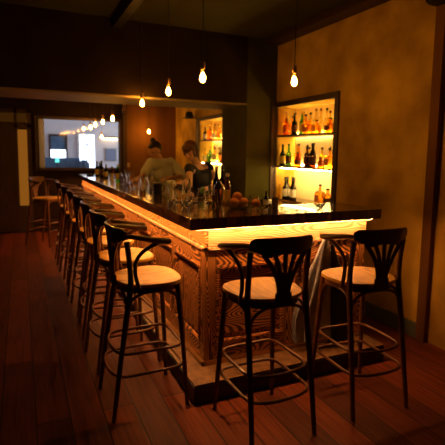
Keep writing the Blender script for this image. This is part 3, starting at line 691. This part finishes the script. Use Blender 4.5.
def person(label, hips, neck, hpos, face, shL, shR, elL, elR, wrL, wrR, dirL, dirR, feet, hair, bun, shirt, shirt_name, sleeve, vneck=False):
    r = thing('person', label, 'person'); V = Vector
    o = MB(); hips, neck, hpos = V(hips), V(neck), V(hpos); M = headM(hpos, face); ch = hips.lerp(neck, .62)
    ax = (V(shR) - V(shL)).normalized()
    o.cap(hips - ax * .07, hips + ax * .07, .115, .115); o.cap(hips, ch, .11, .12)
    o.cap(ch - ax * .06, ch + ax * .06, .115, .115); o.cap(V(shL) + ax * .05 - V((0, 0, .03)), V(shR) - ax * .05 - V((0, 0, .03)), .062, .062); o.cap(ch, neck - V((0, 0, .05)), .10, .065)
    o.cap(neck - V((0, 0, .05)), hpos - V((0, 0, .03)) - V(face).normalized() * .02, .052, .048); head(o, hpos, M)
    for sh, el, wr, dd in ((shL, elL, wrL, dirL), (shR, elR, wrR, dirR)):
        o.cap(sh, el, .050, .038); o.cap(el, wr, .038, .025); hand(o, wr, dd, (0, 0, 1))
    for s, ft in zip((-1, 1), feet):
        hp = hips + ax * s * .09; ft = V(ft); kn = hp.lerp(ft + V((0, 0, .08)), .5) + V((-.03, -.02, 0)); o.cap(hp, kn, .082, .058); o.cap(kn, ft + V((0, 0, .08)), .056, .036); o.cap(ft + V((.03, .02, .045)), ft + V((-.12, -.08, .035)), .043, .033)
    remesh(o, 'body', m_skin, r, .0065, 3)
    # trousers
    t = MB(); t.cap(hips - ax * .07 + V((0, 0, -.01)), hips + ax * .07 + V((0, 0, -.01)), .124, .124)
    for s, ft in zip((-1, 1), feet):
        hp = hips + ax * s * .09; ft = V(ft); kn = hp.lerp(ft + V((0, 0, .08)), .5) + V((-.03, -.02, 0)); t.cap(hp, kn, .094, .07); t.cap(kn, ft + V((0, 0, .12)), .068, .055)
    remesh(t, 'trousers', m_denim, r, .012, 4)
    # top
    k = .018 if sleeve > .6 else .008
    t = MB(); t.cap(hips + V((0, 0, .04)) - ax * .06, hips + V((0, 0, .04)) + ax * .06, .122 + k, .122 + k); t.cap(hips + V((0, 0, .05)), ch, .12 + k, .125 + k)
    t.cap(ch - ax * .065, ch + ax * .065, .118 + k, .118 + k)
    if vneck:
        for s_, q in ((-1, V(shL)), (1, V(shR))): t.cap(ch + ax * s_ * .06, q - ax * s_ * .055 - V((0, 0, .012)), .098, .062)
        t.cap(ch + V((.05, .06, 0)), neck - V((-.05, -.06, .09)), .09, .06)
    else:
        t.cap(V(shL) + ax * .05 - V((0, 0, .03)), V(shR) - ax * .05 - V((0, 0, .03)), .066 + k, .066 + k); t.cap(ch, neck - V((0, 0, .05)), .115, .075)
    for sh, el in ((shL, elL), (shR, elR)):
        sh, el = V(sh), V(el); t.cap(sh - V((0, 0, .005)), sh.lerp(el, sleeve), .055 + k, .048 + k * 1.3)
    remesh(t, shirt_name, shirt, r, .009, 4)
    # hair
    h_ = MB(); R3 = M.to_3x3()
    for c_, r_ in hair: h_.ell(M @ V(c_), r_, R3)
    remesh(h_, 'hair', bun, r, .006, 3)
    e = MB()
    for s in (-1, 1): e.ell(M @ V((s * .031, .083, .006)), (.013, .008, .006), R3)
    e.build('eyes', m_eye, r); MB().ell(M @ V((0, .086, -.054)), (.022, .008, .007), R3).build('mouth', m_lip, r)
    return r, M
hairA = [((0, -.035, .045), (.084, .080, .085)), ((0, .02, .085), (.072, .072, .040)), ((0, -.03, .0), (.084, .070, .07)), ((0, -.02, .155), (.040, .040, .036))]
pa, MA = person('bartender in a loose grey knit top, dark hair in a topknot, looking down while working',
   (1.03, 3.92, .94), (.94, 3.79, 1.46), (.835, 3.72, 1.585), (-.80, -.42, -.42),
   (.755, 3.65, 1.415), (1.135, 3.91, 1.42), (.64, 3.56, 1.265), (1.27, 3.74, 1.21), (.545, 3.45, 1.215), (.98, 3.52, 1.19), (-.6, -.45, -.18), (-.85, -.35, -.05),
   ((1.02, 3.84, 0), (1.12, 4.02, 0)), hairA, m_hair_d, m_knit, 'knit_top', .95)
g = MB()
for s in (-1, 1): g.tube([MA @ Vector((s * .031 + .024 * math.cos(2 * PI * j / 14), .098, .004 + .019 * math.sin(2 * PI * j / 14))) for j in range(14)], .0016, n=5, closed=True); g.tube([MA @ Vector((s * .055, .097, .008)), MA @ Vector((s * .080, .0, .008))], .0015, n=5)
g.tube([MA @ Vector((-.008, .1, .006)), MA @ Vector((.008, .1, .006))], .0015, n=5)
g.build('eyeglasses', m_brass, pa, label='thin shiny eyeglasses')
hairB = [((0, -.03, .04), (.088, .088, .088)), ((0, .035, .07), (.078, .070, .050)), ((.0, -.04, -.02), (.086, .062, .075)), ((.068, .0, -.02), (.022, .06, .075)), ((-.068, .0, -.02), (.022, .06, .075)), ((0, .085, .055), (.055, .02, .03))]
pb, MBm = person('bartender with a chestnut bob and sleeveless black top, bowed over the bar',
   (1.27, 2.86, .93), (1.12, 2.74, 1.435), (.99, 2.68, 1.585), (-.62, -.55, -.62),
   (.96, 2.63, 1.37), (1.32, 2.88, 1.385), (.90, 2.45, 1.17), (1.39, 2.70, 1.15), (.80, 2.38, 1.215), (1.14, 2.46, 1.12), (-.8, -.5, -.1), (-.9, -.45, .0),
   ((1.22, 2.80, 0), (1.34, 2.93, 0)), hairB, m_hair_r, m_blackcloth, 'black_top', .22, vneck=True)

# ------------------------------------------------------------------ things on the bar
def glass(kind='tumbler'):
    if kind == 'tumbler': pr = [(.030, 0), (.034, .003), (.037, .09), (.0355, .09), (.0325, .01), (.0005, .008)]
    elif kind == 'wine': pr = [(.034, 0), (.034, .003), (.005, .008), (.004, .075), (.02, .09), (.036, .12), (.038, .15), (.031, .185), (.0295, .185), (.036, .15), (.034, .122), (.018, .094), (.0005, .086)]
    elif kind == 'high': pr = [(.028, 0), (.030, .003), (.033, .14), (.0315, .14), (.028, .01), (.0005, .008)]
    elif kind == 'shot': pr = [(.018, 0), (.020, .002), (.026, .06), (.0245, .06), (.018, .012), (.0005, .01)]
    elif kind == 'coupe': pr = [(.034, 0), (.034, .003), (.004, .008), (.004, .085), (.02, .095), (.048, .125), (.0465, .125), (.018, .098), (.0005, .09)]
    return MB().lathe(pr, n=20).build({'tumbler': 'tumbler', 'wine': 'wine_glass', 'high': 'highball_glass', 'shot': 'shot_glass', 'coupe': 'coupe_glass'}[kind], m_tumbler)
protos = {}
def put(kind, x, y, lb, grp, z=ZT):
    if kind not in protos: o = protos[kind] = glass(kind)
    else: o = protos[kind].copy(); C.objects.link(o)
    o.location = (x, y, z); tag(o, lb, 'glass', grp)
GG = 'glasses standing on the bar top'
for kind, x, y, lb in [
 ('wine', .24, 3.10, 'clear stemmed glass near the unlit bulb, leftmost on the bar'), ('high', .36, 3.35, 'tall clear glass behind the leftmost stemmed glass'), ('high', .48, 3.70, 'tall clear glass beside the grey bartender\'s hand'),
 ('tumbler', .20, 2.42, 'clear tumbler leftmost of the cluster left of the black mug'), ('tumbler', .29, 2.38, 'clear tumbler second from left in the cluster left of black mug'), ('tumbler', .38, 2.30, 'clear tumbler third from left in the cluster by the mug'),
 ('high', .27, 2.22, 'tall glass at the front of the cluster left of black mug'), ('tumbler', .34, 2.12, 'clear tumbler rightmost of the cluster, nearest the black mug'), ('high', .42, 2.50, 'tall glass behind the cluster left of black mug'),
 ('high', .24, 1.12, 'tall clear glass just right of the white towel'), ('coupe', .33, 1.28, 'shallow stemmed glass between the towel and the dark bartender'), ('high', .33, 1.00, 'tall clear glass below the bartender\'s chin'),
 ('tumbler', .25, .96, 'clear tumbler at the front of the middle glasses'), ('wine', .40, 1.18, 'clear stemmed glass in the middle of the bar glasses'), ('tumbler', .36, .86, 'clear tumbler left of the green mint glass, near the front'),
 ('shot', .30, .80, 'tiny shot glass alone before the middle glasses'), ('high', .46, 1.32, 'tall clear glass behind the middle glasses by the black top'), ('tumbler', .47, .80, 'tumbler between the mint glass and the orange bowl'),
 ('high', .53, .90, 'tall glass beside the steel shaker'), ('tumbler', .70, .45, 'clear tumbler just right of the orange bowl'), ('shot', .755, .40, 'tiny shot glass right of the orange bowl'), ('shot', .60, .27, 'tiny shot glass touching distance in front of the orange bowl')]:
    put(kind, x, y, lb, GG)
# bottles on the bar
GBB = 'bottles standing on the bar top'
for x, y, h, r, k, g_, cp, lb_, tx in [
 (.24, 5.25, .25, .034, 'wine', m_dkgreen, m_cap, m_label_y, 'dark bottle farthest along the bar, before the interior window'),
 (.26, 4.90, .27, .036, 'wine', m_dkbrown, m_cap, m_label_d, 'dark brown bottle second farthest along the bar'),
 (.34, 5.60, .24, .034, 'wine', m_dkgreen, m_capg, m_label, 'dark green bottle behind the farthest ones, gold cap'),
 (.27, 4.55, .22, .034, 'round', m_dkbrown, m_capr, m_label_y, 'brown bottle with yellow label before the blue grey print'),
 (.30, 4.20, .20, .034, 'round', m_amber, m_cap, m_label, 'amber bottle with pale label near the far end of the bar'),
 (.30, 3.78, .24, .032, 'wine', m_green, m_capg, m_label_y, 'green bottle with yellow label left of the bartender\'s hand'),
 (.60, .84, .31, .034, 'round', m_dkbrown, m_cap, m_label_d, 'tall dark bottle standing left of the pier, front of three'),
 (.60, .96, .30, .034, 'wine', m_dkgreen, m_capg, m_label_d, 'tall dark green bottle standing left of the pier, behind'),
 (.60, .735, .25, .032, 'slim', m_amber, m_capg, m_label_y, 'amber tapering bottle right of the tall dark ones by the pier'),
 (.80, .44, .12, .020, 'slim', m_dkbrown, m_cap, m_label, 'small dark bitters bottle right of the orange bowl')]:
    bottle(x, y, ZT, h, r, k, g_, cp, lb_, tx, GBB)
# black mug, towel, mint glass, shaker, bowl of oranges, candle glass, ashtray, jigger
mg = thing('mug', 'black mug standing before the grey bartender', 'mug', (.29, 1.72, ZT)); MB().lathe([(.038, 0), (.042, .004), (.042, .105), (.038, .105), (.037, .01), (.0005, .008)], n=20).build('cup', m_cap, mg)
MB().tube(spline([(.040, 0, .085), (.066, 0, .08), (.07, 0, .05), (.060, 0, .025), (.040, 0, .02)], 12), .005).build('handle', m_cap, mg)
o = MB(); n = 18; R = []
for i in range(13):
    v = i / 12; R.append([o.b.verts.new(((.052 - .012 * v) * math.cos(2 * PI * j / n) * (1 + .22 * math.sin(5 * 2 * PI * j / n + v * 2)), (.040) * math.sin(2 * PI * j / n) * (1 + .22 * math.sin(4 * 2 * PI * j / n + v)), .13 * v + .008 * math.sin(j) * v)) for j in range(n)])
for A, B in zip(R, R[1:]):
    for j in range(n): o.b.faces.new((A[j], A[(j + 1) % n], B[(j + 1) % n], B[j]))
o.b.faces.new(R[0][::-1]); o.b.faces.new(R[-1]); tw = o.build('towel', m_towel); tw.location = (.42, 1.70, ZT); tag(tw, 'crumpled white towel standing right of the black mug', 'towel')
mint = thing('mint_glass', 'glass stuffed with green mint before the dark bartender', 'glass', (.56, 1.20, ZT)); MB().lathe([(.030, 0), (.034, .003), (.037, .09), (.0355, .09), (.0325, .01), (.0005, .008)], n=18).build('tumbler', m_clear, mint)
o = MB(); random.seed(3)
for i in range(14): a = random.random() * 6.28; rr = random.random() * .024; o.ell((rr * math.cos(a), rr * math.sin(a), .03 + random.random() * .065), (.014, .009, .004), Euler((random.random() * 3, random.random() * 3, 0)).to_matrix(), 8, 6)
o.build('mint_leaves', m_leaf, mint)
sk = thing('cocktail_shaker', 'steel cocktail shaker beside the tall glass left of the oranges', 'shaker', (.49, .66, ZT)); MB().lathe([(.030, 0), (.033, .003), (.043, .13)], n=20).build('tin', m_chrome, sk); MB().lathe([(.043, .13), (.040, .155), (.022, .175), (.020, .19), (.0005, .2)], n=20).build('lid', m_chrome, sk)
jg = thing('jigger', 'small steel jigger in front of the shaker', 'jigger', (.42, .60, ZT)); MB().lathe([(.018, 0), (.020, .001), (.006, .035)], n=16).build('small_cup', m_chrome, jg); MB().lathe([(.006, .035), (.022, .08), (.020, .08), (.005, .038)], n=16).build('large_cup', m_chrome, jg)
fb = thing('glass_bowl', 'wide clear glass bowl filled with oranges near the bar corner', 'bowl', (.53, .40, ZT)); MB().lathe([(.06, 0), (.07, .004), (.100, .055), (.103, .06), (.099, .06), (.066, .010), (.0005, .008)], n=28, sx=1.0).build('vessel', m_clear, fb)
for i, (dx, dy, dz, tx) in enumerate([(-.04, -.025, .048, 'orange at the left of the glass bowl'), (.037, -.027, .048, 'orange at the right front of the glass bowl'), (0, .042, .048, 'orange at the back of the glass bowl'), (-.005, -.002, .090, 'orange on top of the pile in the glass bowl')]):
    f_ = thing('orange', tx, 'fruit', (.53 + dx, .40 + dy, ZT + dz), 0, 'oranges in the glass bowl')
    MB().ell((0, 0, 0), (.037, .037, .035), u=20, v=14).build('peel', m_fruit, f_); MB().ell((0, 0, .0345), (.004, .004, .002), u=8, v=6).build('stem_end', m_leaf, f_)
fr = thing('orange', 'orange lying alone on the bar just right of the glass bowl', 'fruit', (.675, .375, ZT + .035)); MB().ell((0, 0, 0), (.036, .036, .035), u=20, v=14).build('peel', m_fruit, fr); MB().ell((0.02, 0.0, .029), (.004, .004, .002), u=8, v=6).build('stem_end', m_leaf, fr)
cd = thing('candle_glass', 'small flared glass candle holder alone near the bar end', 'candle holder', (1.03, .05, ZT))
MB().lathe([(.026, 0), (.030, .003), (.016, .018), (.018, .024), (.040, .055), (.038, .056), (.016, .028), (.0005, .025)], n=24).build('holder', m_clear, cd); MB().lathe([(.017, .030), (.022, .040), (.0005, .040)], n=16).build('candle', m_label, cd)
at_ = MB().lathe([(.05, 0), (.058, .004), (.062, .03), (.056, .03), (.050, .010), (.0005, .008)], n=24).build('ashtray', m_dkbrown); at_.location = (.14, 5.35, ZT); tag(at_, 'low round dark dish alone at the far end of the bar', 'dish')
bs = thing('spoon_jar', 'slim steel tool jar at the back edge right of the oranges', 'jar', (.86, .40, ZT)); MB().lathe([(.024, 0), (.026, .003), (.026, .075), (.024, .075), (.023, .01), (.0005, .008)], n=16).build('jar_body', m_steel, bs)
MB().tube([(.005, 0, .01), (.018, .005, .16)], .0022, n=6).build('spoon', m_chrome, bs); MB().tube([(-.005, 0, .01), (-.016, -.004, .15)], .0022, n=6).build('spoon', m_chrome, bs)
np_ = MB().box(-.07, .07, -.05, .05, 0, .018, .004).build('napkin_stack', m_towel); np_.location = (1.86, 2.2, .9655); np_.rotation_euler = (0, 0, .3); tag(np_, 'white napkin stack on the low cabinet left of the wine bottles', 'napkins')
